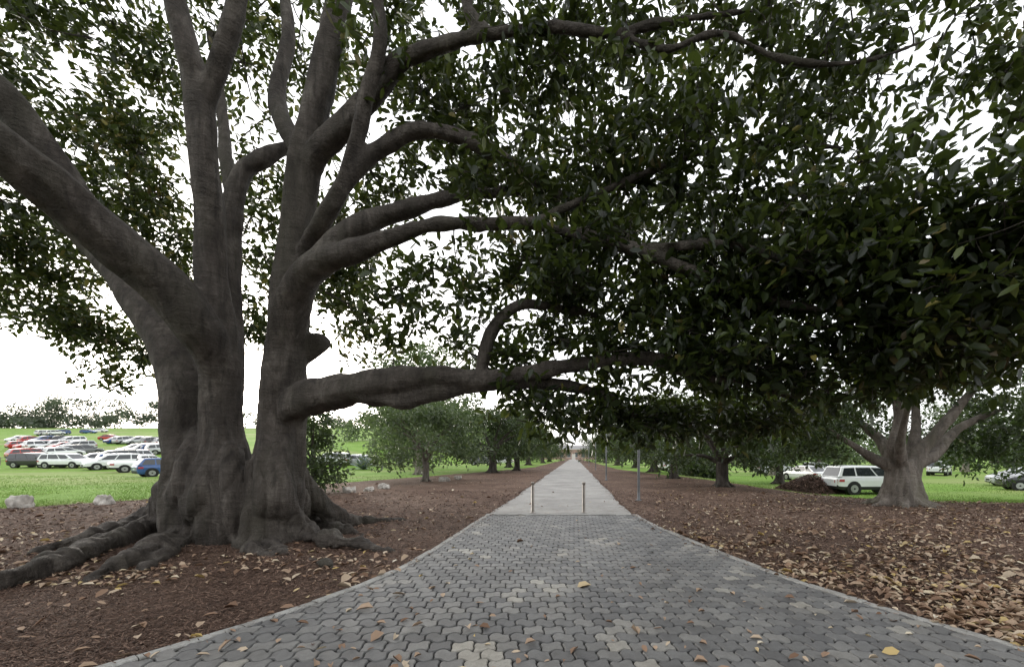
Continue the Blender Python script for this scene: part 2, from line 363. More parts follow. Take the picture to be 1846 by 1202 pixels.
# ------------------------------------------------------------------ tubes
def catmull(pts,rad,step):
    pts=[Vector(p) for p in pts]; out=[];ro=[]
    n=len(pts)
    for i in range(n-1):
        p0=pts[max(i-1,0)];p1=pts[i];p2=pts[i+1];p3=pts[min(i+2,n-1)]
        k=max(2,int((p2-p1).length/step))
        for s in range(k):
            t=s/k
            q=0.5*((2*p1)+(p2-p0)*t+(2*p0-5*p1+4*p2-p3)*t*t+(3*p1-p0-3*p2+p3)*t**3)
            out.append(q);ro.append(rad[i]*(1-t)+rad[i+1]*t)
    out.append(pts[-1]);ro.append(rad[-1]); return out,ro
class TB:
    def __init__(s): s.V=[];s.F=[];s.pts=[]
    def tube(s,pts,rad,seg=12,step=0.15,wob=0.0,squash=1.0,seed=0):
        c,r=catmull(pts,rad,step)
        s.pts+= [(p.x,p.y,p.z) for p in c]
        prev=None; base=len(s.V)
        for i,p in enumerate(c):
            t=(c[min(i+1,len(c)-1)]-c[max(i-1,0)]).normalized()
            if prev is None:
                u=t.cross(Vector((0.31,0.2,0.93)));
                if u.length<0.05: u=t.cross(Vector((1,0,0)))
                u.normalize()
            else: u=(prev-t*prev.dot(t)).normalized()
            prev=u; w=t.cross(u)
            for k in range(seg):
                a=2*math.pi*k/seg
                rr=r[i]*(1+wob*noise.noise(Vector((math.cos(a)*1.5+seed,math.sin(a)*1.5,i*step*0.8)))) if wob else r[i]
                s.V.append(tuple(p+u*math.cos(a)*rr+w*math.sin(a)*rr*squash))
        for i in range(len(c)-1):
            for k in range(seg):
                k2=(k+1)%seg
                s.F.append((base+i*seg+k,base+i*seg+k2,base+(i+1)*seg+k2,base+(i+1)*seg+k))
        s.F.append(tuple(base+seg-1-k for k in range(seg)))
        s.F.append(tuple(base+(len(c)-1)*seg+k for k in range(seg)))
        return c
    def mesh(s,name,mat,smooth=True):
        me=bpy.data.meshes.new(name); me.from_pydata(s.V,[],s.F); me.materials.append(mat)
        if smooth: me.polygons.foreach_set("use_smooth",[True]*len(me.polygons))
        me.update(); return me
def remeshed(tb,name,mat,vox,amp_base,amp):
    me=tb.mesh(name+"_src",mat); o=bpy.data.objects.new(name+"_src",me); col.objects.link(o)
    md=o.modifiers.new("r",'REMESH'); md.mode='VOXEL'; md.voxel_size=vox; md.use_smooth_shade=True
    ms=o.modifiers.new("s",'SMOOTH'); ms.iterations=5; ms.factor=0.5
    dg=bpy.context.evaluated_depsgraph_get(); ev=o.evaluated_get(dg)
    m2=bpy.data.meshes.new_from_object(ev); bpy.data.objects.remove(o); m2.name=name
    m2.materials.clear(); m2.materials.append(mat)
    nv=len(m2.vertices); co=np.empty(nv*3,np.float32); no=np.empty(nv*3,np.float32)
    m2.vertices.foreach_get("co",co); m2.vertices.foreach_get("normal",no); co=co.reshape(-1,3);no=no.reshape(-1,3)
    d=np.empty(nv,np.float32)
    for i in range(nv):
        x,y,z=float(co[i,0]),float(co[i,1]),float(co[i,2])
        k=max(0,1-z/3.5)
        a=noise.noise(Vector((x*2.8,y*2.8,z*0.5)))
        a2=1-abs(noise.noise(Vector((x*3.6+7,y*3.6,z*0.35))))*2.2
        b=noise.noise(Vector((x*1.2,y*1.2,z*5.5+noise.noise(Vector((x,y,z)))*1.5)))
        c=noise.noise(Vector((x*9,y*9,z*4)))
        d[i]=a*(amp*0.9+k*amp_base*.6)-max(0,a2-.55)*k*amp_base*0.9+b*amp*0.25+c*amp*0.25
    co=co+no*d[:,None]
    m2.vertices.foreach_set("co",co.ravel()); m2.polygons.foreach_set("use_smooth",[True]*len(m2.polygons)); m2.update()
    return m2

# ------------------------------------------------------------------ the large fig tree
fig=TB()
def limb(L,seg=14,wob=0.25,k=1.0):
    pts=[P(a,b,d) for a,b,d,r in L]; rr=[]
    for i,(a,b,d,r) in enumerate(L):
        a0,b0=L[max(i-1,0)][:2]; a1,b1=L[min(i+1,len(L)-1)][:2]
        dx,dy=a1-a0,b1-b0; l=math.hypot(dx,dy); nx_,ny_=-dy/l,dx/l
        q=(a-VX)/F*nx_+(b-HY)/F*ny_
        rr.append(k*r/F*d/math.sqrt(1+q*q))
    fig.tube(pts,rr,seg,0.12,wob,seed=len(fig.pts)*0.01)
LIMBS=[
 [(385,1000,8.0,88),(365,900,8.0,72),(350,800,8.1,56),(336,720,8.2,50),(312,640,8.4,44),(275,570,8.7,40),(232,500,9.0,36),(170,440,9.6,28),(100,380,10.5,20),(30,300,11.5,12)],
 [(430,1000,7.7,70),(412,900,7.7,56),(402,800,7.8,50),(396,700,7.8,42),(393,600,7.7,39),(382,500,7.6,31),(378,400,7.5,29),(370,300,7.4,29),(362,200,7.3,30),(352,140,7.25,27),(335,90,7.1,23),(312,0,7.0,22),(290,-100,6.9,19),(270,-250,6.9,12)],
 [(366,240,7.35,16),(368,200,7.3,24),(395,120,7.2,23),(420,30,7.1,22),(440,-80,7.0,19),(460,-250,6.9,11)],
 [(412,780,8.0,16),(415,720,8.0,28),(414,600,8.1,25),(412,480,8.2,24),(418,380,8.3,24),(440,310,8.4,23),(480,282,8.5,20),(530,262,8.8,14),(600,230,9.5,9)],
 [(420,430,8.3,12),(425,390,8.3,17),(410,300,8.6,14),(400,200,9,11),(380,60,9.5,8)],
 [(500,1010,7.6,62),(494,920,7.7,50),(504,820,7.75,46),(511,730,7.8,45),(515,640,7.8,41),(517,560,7.8,37),(525,480,7.8,34),(535,400,7.8,33),(548,300,7.8,33),(565,210,7.8,30),(590,110,7.8,27),(612,0,7.8,25),(640,-150,7.8,19),(660,-300,7.8,10)],
 [(405,800,7.8,10),(402,720,7.75,24),(388,650,7.6,36),(360,595,7.3,42),(300,520,7.0,43),(220,450,6.6,43),(140,380,6.2,42),(60,310,5.8,40),(-20,250,5.5,37),(-150,150,5.2,32),(-350,0,5.0,20)],
 [(190,425,6.45,24),(150,388,6.3,38),(90,290,6.1,34),(30,205,5.9,32),(-20,150,5.7,30),(-120,40,5.5,22),(-200,-150,5.4,14)],
 [(548,340,7.8,16),(560,295,7.75,29),(590,255,7.6,29),(640,210,7.4,26),(690,150,7.2,24),(730,105,7.0,21),(800,80,6.8,17),(880,62,6.6,15),(1000,50,6.4,13),(1100,60,6.3,11),(1200,40,6.2,9),(1350,20,6.1,6)],
 [(540,510,7.75,14),(555,450,7.65,22),(580,400,7.3,20),(615,340,7.1,19),(640,260,7,17),(662,170,6.9,15),(685,80,6.8,14),(680,0,6.8,13),(660,-100,6.8,9)],
 [(600,375,7.15,13),(618,335,7.1,18),(645,300,7.1,20),(690,265,7.1,19),(760,235,7.1,16),(850,255,7.2,14),(930,300,7.3,12),(990,340,7.4,10),(1060,380,7.5,7)],
 [(508,720,7.78,12),(510,650,7.72,26),(522,575,7.6,34),(540,520,7.4,35),(575,478,7.2,31),(630,455,7,24),(700,430,6.9,18),(780,405,6.8,15),(870,403,6.7,13),(950,403,6.6,13),(1050,425,6.5,13),(1150,450,6.4,13),(1250,490,6.3,12),(1350,535,6.2,10),(1500,560,6,7)],
 [(550,520,7.4,14),(580,470,7.25,28),(625,420,7.2,27),(690,390,7.3,23),(760,370,7.4,18),(850,350,7.6,13),(980,340,7.9,9)],
 [(500,790,7.75,14),(522,742,7.7,34),(560,718,7.55,36),(620,703,7.4,30),(700,688,7.2,25),(790,678,7.1,20),(870,685,7,18),(950,672,6.9,16),(1050,655,6.8,13),(1170,645,6.7,12),(1250,675,6.6,10),(1330,690,6.6,8),(1420,715,6.6,5)],
 [(600,705,7.35,14),(650,710,7.3,20),(700,716,7.25,18),(740,720,7.2,16),(800,702,7.15,16),(870,690,7.1,15),(980,690,7.1,12),(1080,710,7.2,10),(1150,750,7.4,6)],
 [(862,685,7,7),(870,655,7,11),(885,600,7,12),(930,552,7,10),(1000,553,7,8),(1080,570,7,5)],
 [(1070,60,6.32,6),(1110,62,6.3,9),(1200,90,6.2,10),(1300,60,6.1,9),(1420,110,6,8),(1560,110,5.9,6),(1700,60,5.8,4)],
 [(1120,445,6.42,6),(1170,450,6.4,10),(1300,440,6.1,9),(1450,470,5.8,8),(1600,430,5.4,6),(1750,400,5,4)],
 [(930,403,6.62,6),(970,395,6.6,9),(1100,340,6.8,8),(1250,280,6.8,7),(1400,260,6.6,6),(1550,270,6.4,4)],
 [(520,670,7.85,12),(538,645,7.95,20),(558,630,8.0,22),(576,617,8.05,22),(586,612,8.07,17),(592,609,8.08,8)],
 [(550,330,7.8,10),(545,285,7.8,19),(500,180,8.2,16),(520,60,8.6,12),(500,-80,9,8)],
 [(880,62,6.6,12),(840,0,6.6,11),(900,-120,6.5,8)],
]
for L in LIMBS: limb(L)
def root(pts,radii,k=1.0):
    fig.tube([Vector(p) for p in pts],[r*k for r in radii],12,0.12,0.35,seed=len(fig.pts)*0.013)
def g(px,py,dz=0.0):
    v=hit(px,py); return (v.x,v.y,v.z+dz)
def up(px,py,d,): return tuple(P(px,py,d))
roots=[
 ([up(362,780,8.0),up(345,880,7.6),g(290,960,0.22),g(170,1002,0.13),g(60,1045,0.09),g(-60,1075,0.05),g(-200,1090,-0.05)],[.28,.36,.27,.2,.17,.15,.06]),
 ([up(352,790,8.1),up(325,880,7.9),g(270,950,0.2),g(150,985,0.12),g(85,998,0.04),g(40,1005,-.1)],[.27,.32,.23,.16,.12,.06]),
 ([up(390,790,7.8),up(375,895,7.4),g(330,975,0.18),g(260,1010,0.12),g(200,1035,0.06),g(160,1050,-.06)],[.25,.30,.25,.18,.14,.08]),
 ([up(420,800,7.6),up(425,910,7.35),g(430,985,0.1),g(460,1000,0.05),g(500,1008,-.05)],[.18,.20,.15,.12,.06]),
 ([up(490,780,7.6),up(486,900,7.3),g(485,975,0.12),g(500,1003,-.03)],[.22,.24,.20,.13]),
 ([up(510,780,7.65),up(515,900,7.42),g(545,972,0.18),g(600,988,0.13),g(660,992,0.09),g(715,996,-.05)],[.2,.23,.19,.16,.12,.05]),
 ([up(512,790,7.9),up(525,885,7.8),g(565,950,0.16),g(610,962,0.08),g(660,968,-.03)],[.22,.24,.18,.14,.06]),
 ([up(458,830,7.5),up(453,920,7.3),g(445,990,0.07),g(440,1010,-.05)],[.12,.13,.12,.06]),
 ([up(350,830,8.4),(-8.2,9.2,0.25),(-9.4,9.8,0.1),(-10.6,10.4,-.05)],[.28,.25,.16,.1]),
 ([up(510,830,8.2),(-5.4,9.0,0.25),(-4.8,9.8,0.05),(-4.3,10.4,-.08)],[.25,.2,.12,.07]),
 ([up(430,830,8.5),(-6.8,9.5,0.3),(-6.9,10.6,0.05),(-7,11.6,-.08)],[.35,.26,.15,.08]),
 ([g(330,980,0.1),g(310,1000,0.05),g(250,1035,0.0),g(215,1065,-.08)],[.16,.12,.09,.05]),
 ([g(560,1010,-.02),g(590,1022,0.04),g(612,1030,-.04)],[.06,.07,.04]),
]
for p,r in roots: root(p,r)
tree=empty("fig_tree",(0,0,0))
LP0=list(fig.pts)
obj("trunk_and_limbs",remeshed(fig,"trunk_and_limbs",M_bark,0.033,0.13,0.036),tree)

# ------------------------------------------------------------------ foliage
def leaves(cent,twdir,per,L,name,mat,spread=0.12,droop=0.15,lw=0.46,aspect_j=0.25,shift=None):
    n=len(cent)*per
    c=np.repeat(cent,per,0); t=np.repeat(twdir,per,0)
    r=rng.normal(0,1,(n,3)); r/=np.linalg.norm(r,axis=1)[:,None]
    d=t*0.35+r*0.9; d[:,2]-=droop; d/=np.linalg.norm(d,axis=1)[:,None]
    pos=c+t*rng.uniform(-1,1,n)[:,None]*spread*1.6+rng.normal(0,spread*0.5,(n,3))+d*0.03
    up=rng.normal(0,0.55,(n,3)); up[:,2]+=0.9
    s=np.cross(d,up); s/=np.linalg.norm(s,axis=1)[:,None]+1e-9; nn=np.cross(s,d)
    Ls=(L*rng.uniform(0.65,1.2,n))[:,None]; W=Ls*lw*rng.uniform(1-aspect_j,1+aspect_j,n)[:,None]
    f=0.14*rng.uniform(-0.3,1.5,n)[:,None]*W*2
    dr=nn*(-Ls*0.10*rng.uniform(0,2,n)[:,None])
    V=np.stack([pos,pos+d*Ls*0.28+s*W*0.42+nn*f,pos+d*Ls*0.68+s*W*0.42+nn*f+dr*0.4,pos+d*Ls+dr,
                pos+d*Ls*0.28-s*W*0.42+nn*f,pos+d*Ls*0.68-s*W*0.42+nn*f+dr*0.4],1).reshape(-1,3)
    b=np.arange(n)[:,None]*6
    Fi=np.concatenate([b+np.array([[0,3,2,1]]),b+np.array([[0,4,5,3]])],1).ravel()
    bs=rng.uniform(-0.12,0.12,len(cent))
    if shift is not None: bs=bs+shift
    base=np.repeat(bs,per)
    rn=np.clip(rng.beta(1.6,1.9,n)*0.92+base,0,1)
    return mesh_np(name,V,Fi,4,[mat],{"rnd":np.repeat(rn,2)})
BL=[
 (40,60,8.5,2.2,1.6,28),(-150,200,8,2.2,1.8,22),(200,150,10,2.0,1.8,26),(120,260,10.5,2.0,1.3,26),(30,430,11,1.9,1.2,28),(-150,520,11.3,1.6,1.0,18),(60,540,11.5,1.3,.7,13),(160,570,11.5,1.0,.8,14),(200,640,11.6,0.8,0.8,13),
 (-100,470,10,1.6,1.3,18),(90,470,11,1.2,.8,14),(290,320,10.5,1.5,1.6,24),(260,430,11,1.2,1,16),(300,500,11.2,.8,.8,8),(250,30,9.5,2.0,1.5,22),(450,120,10,1.6,1.5,17),(490,330,11,1.1,1.3,15),(470,450,11,.9,1.2,15),(470,590,11.3,.6,1.2,10),
 (640,430,10.5,1.2,1.0,20),(610,520,10.5,1.0,.9,17),(650,585,10,.7,.5,8),(520,60,10,1.6,1.5,12),
 (700,330,9,1.1,.8,10),(760,170,8,1.6,1.2,16),(850,40,7.6,1.8,1.2,19),(820,310,8,1.0,.8,12),(900,150,7.5,1.5,1.1,16),(950,350,7.5,1.2,.8,18),(1000,230,7.5,1.3,1.1,15),
 (1060,100,7,1.4,1.1,15),(1120,330,7.2,1.4,.9,20),(1180,200,7,1.3,1.1,14),(1250,80,7,1.4,1.2,14),(1280,330,6.8,1.3,1.0,18),(1380,200,6.8,1.3,1.1,11),(1430,60,6.6,1.4,1.2,11),(1440,350,6.5,1.2,.9,15),
 (1560,110,6.5,1.3,1.2,9),(1560,270,6.3,1.1,.9,7),(1690,30,6.2,1.3,1,9),(1700,180,6.2,1.1,.9,6),(1820,120,6,1.1,1.1,6),(1800,280,6,.9,.5,4),
 (780,480,7.3,.45,.55,3),(850,500,7.3,.6,.6,5),(830,600,7.2,.6,.4,4),(735,560,7.1,.35,.5,2),(700,610,7.1,.3,.3,1),(950,480,7.2,.8,.6,12),(930,620,7.1,.7,.4,7),(1030,560,7,.8,.7,15),(1100,480,7,1.1,.7,21),(1120,640,7,.8,.5,15),
 (1220,570,6.8,1.1,.8,24),(1270,670,6.8,.8,.4,14),(1360,600,6.5,1.0,.7,22),(1420,680,6.6,.8,.4,14),(1350,480,6.5,1.1,.7,20),(1480,500,6.2,1.1,.7,24),(1560,620,6.2,1.0,.6,20),(1540,420,5.8,.9,.6,17),
 (1650,500,5.5,1.0,.6,20),(1690,400,5.1,.8,.45,12),(1800,470,5,.8,.6,17),(1740,570,5.2,.8,.4,14),(1840,380,4.6,.6,.4,7),(1650,640,6.5,.9,.45,12),(1780,640,6.4,.9,.4,11),(1950,550,5.2,.9,.7,12),(1980,300,5.5,1.0,.8,8),
 (990,735,7.3,.5,.25,8),(1080,750,7.5,.6,.2,8),(1140,750,7.6,.7,.25,10),(1220,755,8.2,.7,.25,10),(1300,755,7.8,.8,.25,10),(1400,760,8.2,.8,.2,7),(900,720,7.2,.35,.2,2),
 (600,-150,8,2.5,1.2,12),(1000,-150,7,2.2,1,10),(1400,-150,6.5,2,1,8),(200,-150,8,2.5,1.2,12),
 (1150,430,10.5,2.5,1.0,18),(1400,480,10.5,2.5,1.0,18),
]
LP=np.array(LP0); tw=TB(); cents=[];dirs=[]; shf=[]
subs=[]
for (px,py,d,rx,rz,nc) in BL:
    c=P(px,py,d)
    for k in range(nc):
        q=rng.normal(0,1,3); q/=np.linalg.norm(q); q*=rng.uniform(0,1)**0.4
        sc=np.array([c.x+q[0]*rx*1.12,c.y+q[1]*rx*0.95,c.z+q[2]*rz*1.12])
        if sc[1]<2.6: continue
        subs.append((np.sqrt(((LP-sc)**2).sum(1).min()),sc))
subs.sort(key=lambda s:s[0])
for dist0,sc in subs:
    i=np.argmin(((LP-sc)**2).sum(1)); a=Vector(LP[i]); b=Vector(sc)
    dist=(b-a).length
    if dist<0.05: continue
    mid=a.lerp(b,0.5)+Vector(rng.normal(0,0.14*dist,3))+Vector((0,0,.06*dist))
    r0=0.009+0.009*min(dist,3)
    cpts=tw.tube([a,mid,b],[r0,r0*0.7,0.007],5,0.3)
    LP=np.vstack([LP,np.array([tuple(p) for p in cpts[1:]])])
    od=(b-a).normalized()
    m_=rng.integers(5,11); sub_s=rng.normal(0,.09)+ (0.20 if sc[1]>9.3 else 0)  # far clusters shifted lighter: backlit glow painted into the leaf colour
    for j in range(m_):
        o=rng.normal(0,1,3)*np.array([.27,.27,.18])
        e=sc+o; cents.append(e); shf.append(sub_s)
        t=o/ (np.linalg.norm(o)+1e-6)*0.8+np.array(od)*0.5+np.array([0,0,0.1]); t/=np.linalg.norm(t); dirs.append(t)
        if rng.uniform()<0.6: tw.tube([b,b.lerp(Vector(e),.5)+Vector((0,0,-.03)),Vector(e)],[0.008,0.006,0.004],4,0.3)
cents=np.array(cents);dirs=np.array(dirs)
print("clusters",len(cents))
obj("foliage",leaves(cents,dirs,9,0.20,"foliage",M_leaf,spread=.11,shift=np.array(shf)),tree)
obj("twigs",tw.mesh("twigs",M_bark),tree)

# ------------------------------------------------------------------ background trees
def crown_points(blobs,dens):
    C=[];D=[]
    for (x,y,z,rx,rz,n) in blobs:
        for k in range(int(n*dens)):
            q=rng.normal(0,1,3); q/=np.linalg.norm(q); rr=rng.uniform(0.35,1)**0.5
            C.append((x+q[0]*rx*rr,y+q[1]*rx*rr,z+q[2]*rz*rr)); D.append(q)
    return np.array(C),np.array(D)
def make_tree_parts(seed,R,Hc,trh,trr,low,nb,cl,leafL,per,lm,bm,vox=None,pale=False):
    random.seed(seed)
    tb=TB(); blobs=[]
    tb.tube([(0,0,-.2),(0.05,0,trh*0.4),(0,0.05,trh)],[trr*1.5,trr*1.05,trr],10,0.2,0.3,seed=seed)
    for k in range(5):
        a=k*1.256+random.uniform(-.3,.3); 
        tb.tube([(0,0,trh*0.5),(math.cos(a)*trr*1.3,math.sin(a)*trr*1.3,0.15),(math.cos(a)*trr*3,math.sin(a)*trr*3,-0.1)],[trr*.5,trr*.35,trr*.12],7,0.2)
    for k in range(nb):
        a=2*math.pi*k/nb+random.uniform(-.35,.35); rr=R*random.uniform(0.45,0.78); z=low+(Hc-low)*random.uniform(0.15,0.75)
        e=Vector((math.cos(a)*rr,math.sin(a)*rr,z))
        tb.tube([(0,0,trh*0.85),(e.x*0.35,e.y*0.35,trh+(z-trh)*0.45+0.2),tuple(e)],[trr*.55,trr*.35,trr*.10],8,0.3,0.2)
        blobs.append((e.x,e.y,e.z,R*random.uniform(0.28,0.42),(Hc-low)*random.uniform(0.16,0.26),1))
        if k%2==0:
            blobs.append((e.x*1.15,e.y*1.15,low+0.5+random.uniform(0,.8),R*0.25,(Hc-low)*0.13,0.7))
    for k in range(max(3,nb//2)):
        a=random.uniform(0,6.28); rr=R*random.uniform(0,.4)
        blobs.append((math.cos(a)*rr,math.sin(a)*rr,Hc*random.uniform(.72,.86),R*.4,(Hc-low)*.2,1.1))
    C,D=crown_points(blobs,cl/len(blobs))
    fm=leaves(C,D,per,leafL,"foliage",lm,spread=leafL*0.9)
    tmesh=remeshed(tb,"trunk",bm,vox,0.05,0.02) if vox else tb.mesh("trunk",bm)
    return tmesh,fm
def place(name,parts,x,y,rot=0,s=1):
    e=empty(name,(x,y,float(terrain(x,y)))); e.rotation_euler=(0,0,rot); e.scale=(s,s,s)
    obj("trunk",parts[0],e); obj("foliage",parts[1],e); return e
varA=make_tree_parts(1,4.8,6.6,1.7,0.36,1.3,9,1000,0.30,8,M_leaf2,M_bark)
varB=make_tree_parts(2,4.2,7.4,1.9,0.30,1.6,8,900,0.30,8,M_leaf2,M_bark)
varC=make_tree_parts(3,3.7,5.0,1.5,0.17,0.7,9,900,0.26,8,M_leaf3,M_bark2)
varD=make_tree_parts(5,4.5,9.5,3.0,0.28,3.2,9,850,0.30,7,M_leaf3,M_bark2)
varE=make_tree_parts(9,4.6,7.6,2.4,0.42,3.3,9,900,0.30,7,M_leaf2,M_bark)
place("fig_tree",varC,-9.6,25.7,0.3,1.05)
place("fig_tree",varA,-8.2,40,1.0,1.0)
place("fig_tree",varB,-6.6,46,2.0,0.95)
place("fig_tree",varB,-9.5,58,3.0,1.05)
place("fig_tree",varA,-8.5,74,4.0,1.1)
place("fig_tree",varB,-7.5,95,5.0,1.2)
place("fig_tree",varA,-7.5,120,5.0,1.25)
place("fig_tree",varA,8.0,21.5,2.4,0.8)
place("fig_tree",varB,7.4,29.6,0.5,0.85)
place("fig_tree",varA,8.2,41,3.3,1.0)
place("fig_tree",varB,8.6,56,1.3,1.0)
place("fig_tree",varA,8.0,73,5.3,1.1)
place("fig_tree",varB,7.5,95,2.2,1.2)
place("fig_tree",varA,7.5,120,2.2,1.25)
# avenue continued behind the viewpoint: unseen figs added to shade the upper limbs
place("fig_tree",varE,-8.0,-4.5,0.4,1.35)
place("fig_tree",varE,8.5,-6,2.0,1.35)
place("eucalyptus_tree",varD,-14,36,0.6,1.0)
place("eucalyptus_tree",varD,-17.5,46,1.6,1.65)
place("eucalyptus_tree",varD,-24,60,2.6,1.0)
place("eucalyptus_tree",varC,-27,62,2.6,1.2)
place("eucalyptus_tree",varD,24,48,4.1,1.1)
place("eucalyptus_tree",varD,40,60,1.1,1.2)
place("eucalyptus_tree",varC,32,52,3.1,1.3)
place("eucalyptus_tree",varD,57,58,5.1,1.2)
place("fig_tree",varA,21.5,17.5,1.1,.8)
place("fig_tree",varB,17,33,1.1,1.0)
sb=[(0,0,1.5,1.3,1.3,1.2),(0.5,-.3,.8,1.1,.7,.8),(-.6,.3,2.6,1.0,.9,.8),(0.2,0,3.4,.8,.7,.5)]
C,D=crown_points(sb,110)
shr=empty("fig_sapling",(-11.6,17.6,0)); 
t=TB(); t.tube([(0,0,-.1),(0.1,0,1.4),(-.1,.1,3)],[.12,.09,.03],8,.3); 
for k in range(7): 
    a=k*0.9; t.tube([(0,0,.5+.2*k),(math.cos(a)*.5,math.sin(a)*.5,1+.25*k),(math.cos(a)*1,math.sin(a)*1,1.2+.3*k)],[.05,.03,.01],6,.3)
obj("trunk",t.mesh("trunk",M_bark),shr); obj("foliage",leaves(C,D,10,.2,"foliage",M_leaf2,spread=.15),shr)

# right fig tree (custom)
rt=TB(); bx,by=11.1,13.5
def rl(L): rt.tube([Vector((x,y,z)) for x,y,z,r in L],[r for *_,r in L],12,.12,.25,seed=len(rt.pts)*.01)
rl([(0,0,-.2,.74),(0,0,.5,.54),(0,0,1.0,.48),(-.1,0,1.5,.40)])
rl([(.22,0,.2,.34),(.28,0,1.0,.31),(.55,0,1.7,.25),(1.0,-.1,2.3,.2),(1.5,-.2,3.0,.16),(2.1,-.3,3.8,.11),(2.8,-.5,4.5,.06)])
rl([(.4,0,1.2,.12),(.6,0,1.45,.2),(1.2,.1,1.7,.18),(2.0,.2,2.5,.15),(2.9,.2,3.0,.11),(3.8,.2,3.3,.06)])
rl([(.2,.1,1.0,.15),(.35,.2,1.4,.24),(.7,.3,2.2,.18),(.9,.5,3.2,.14),(1.0,.7,4.5,.08)])
rl([(-.1,0,1.0,.2),(-.12,0,1.4,.3),(-.3,-.1,2.0,.24),(-.25,-.2,2.9,.18),(-.5,-.3,4.0,.12),(-.8,-.4,5.0,.06)])
rl([(-.1,0,1.0,.12),(-.3,0,1.3,.22),(-.9,.1,1.6,.15),(-1.7,.1,2.1,.11),(-2.6,0,2.6,.07)])
rl([(-.1,-.1,1.0,.12),(-.2,-.25,1.4,.2),(-.6,-.7,2.1,.14),(-.9,-1.3,3.0,.1),(-1.2,-2,3.8,.05)])
rl([(0,.2,1.2,.25),(.1,1.0,2.2,.18),(-.3,2,3.2,.1)])
for a in range(8):
    an=a*.785+.2; rt.tube([Vector((math.cos(an)*.2,math.sin(an)*.2,.9)),Vector((math.cos(an)*.5,math.sin(an)*.5,.22)),Vector((math.cos(an)*.95,math.sin(an)*.95,0)),Vector((math.cos(an)*1.5,math.sin(an)*1.5,-.13))],[.22,.19,.13,.05],9,.12,.3)
rb=[(0,0,4.6,1.6,1.0,1.2),(-1.5,-.3,4.0,1.3,.9,1.1),(-2.6,0,2.9,1.1,.7,1),(-3.4,.4,2.1,.8,.6,.7),(-2.2,.5,1.9,.7,.5,.4),(1.5,0,4.3,1.4,.9,1.1),(3,-.2,4.0,1.4,.9,1.1),(3.8,.2,3.0,1.2,.7,1.0),(3.4,1.5,2.2,1.2,.6,.9),(4.6,0.4,2.2,1.2,.7,1.0),(2.4,2.0,2.6,1.2,.7,.7),(0,2.4,3.4,1.8,1,1.2),(-1.5,2,3,1.4,1,1),(0,-1.8,4.4,1.3,.7,.9),(5.5,0,3.4,1.4,1.0,1.0),(-3.8,1,3.5,1.2,1,.8),(1,1,5.8,2,1,1.0)]
C,D=crown_points(rb,85)
rte=empty("fig_tree",(bx,by,float(terrain(bx,by))))
obj("trunk_and_limbs",remeshed(rt,"trunk_and_limbs",M_bark2,.033,.10,.022),rte)
obj("foliage",leaves(C,D,10,.19,"foliage",M_leaf2,spread=.14),rte)

# distant tree masses
def band(name,segs,leaf,mat,dens):
    C=[];D=[]
    for (x0,y0,x1,y1,h,w) in segs:
        L=math.hypot(x1-x0,y1-y0); k=int(L/(w*0.8))+1
        for i in range(k):
            t=(i+random.uniform(-.3,.3))/max(1,k-1) if k>1 else .5; t=min(max(t,0),1)
            cx=x0+(x1-x0)*t; cy=y0+(y1-y0)*t+random.uniform(-w,w)*.5; hh=h*random.uniform(.65,1.1); z0=float(terrain(cx,cy))
            for b in range(7):
                ox,oy=random.uniform(-w,w)*.5,random.uniform(-w,w)*.5; oz=z0+hh*random.uniform(.08,.8)
                for q in range(int(dens)):
                    v=rng.normal(0,1,3); v/=np.linalg.norm(v); r=rng.uniform(.3,1)
                    C.append((cx+ox+v[0]*w*.42*r,cy+oy+v[1]*w*.42*r,max(z0+.2,oz+v[2]*hh*.24*r))); D.append(v)
    C=np.array(C);D=np.array(D)
    return obj(name,leaves(C,D,5,leaf,name,mat,spread=leaf*.8))
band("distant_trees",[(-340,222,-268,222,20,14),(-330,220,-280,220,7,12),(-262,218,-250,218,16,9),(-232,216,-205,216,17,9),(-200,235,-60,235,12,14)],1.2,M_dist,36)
band("background_trees",[(-58,100,-14,110,8,9),(-55,170,-16,175,14,12),(12,105,150,110,9,10),(14,150,200,150,12,12),(60,75,150,80,8,9)],0.75,M_leaf3,24)
band("shrub_mass",[(-9,112,-5,118,5,5),(5,112,9,118,5,5),(11,34,13,46,2.2,2.2)],0.4,M_leaf2,24)

V=[];Fs=[]
for k in range(46):
    a=random.uniform(0,6.28); el=random.uniform(.15,1.45); L=random.uniform(1.6,2.3); d=Vector((math.cos(a)*math.cos(el),math.sin(a)*math.cos(el),math.sin(el))); s=Vector((-math.sin(a),math.cos(a),0)); u=s.cross(d)
    b=len(V)
    for t,w in ((0,.1),(.4,.13),(.75,.08),(1,.0)):
        p=d*L*t+Vector((0,0,-.25*t*t*math.cos(el))); V+= [tuple(p-s*w),tuple(p+u*(-w*.4)),tuple(p+s*w)]
    for i in range(3):
        Fs+= [(b+3*i,b+3*i+1,b+3*i+4,b+3*i+3),(b+3*i+1,b+3*i+2,b+3*i+5,b+3*i+4)]
me=bpy.data.meshes.new("agave_plant"); me.from_pydata(V,[],Fs); me.materials.append(simple("agave_leaf",(.2,.24,.23),.6)); ap=hit(655,846); obj("agave_plant",me,loc=ap)

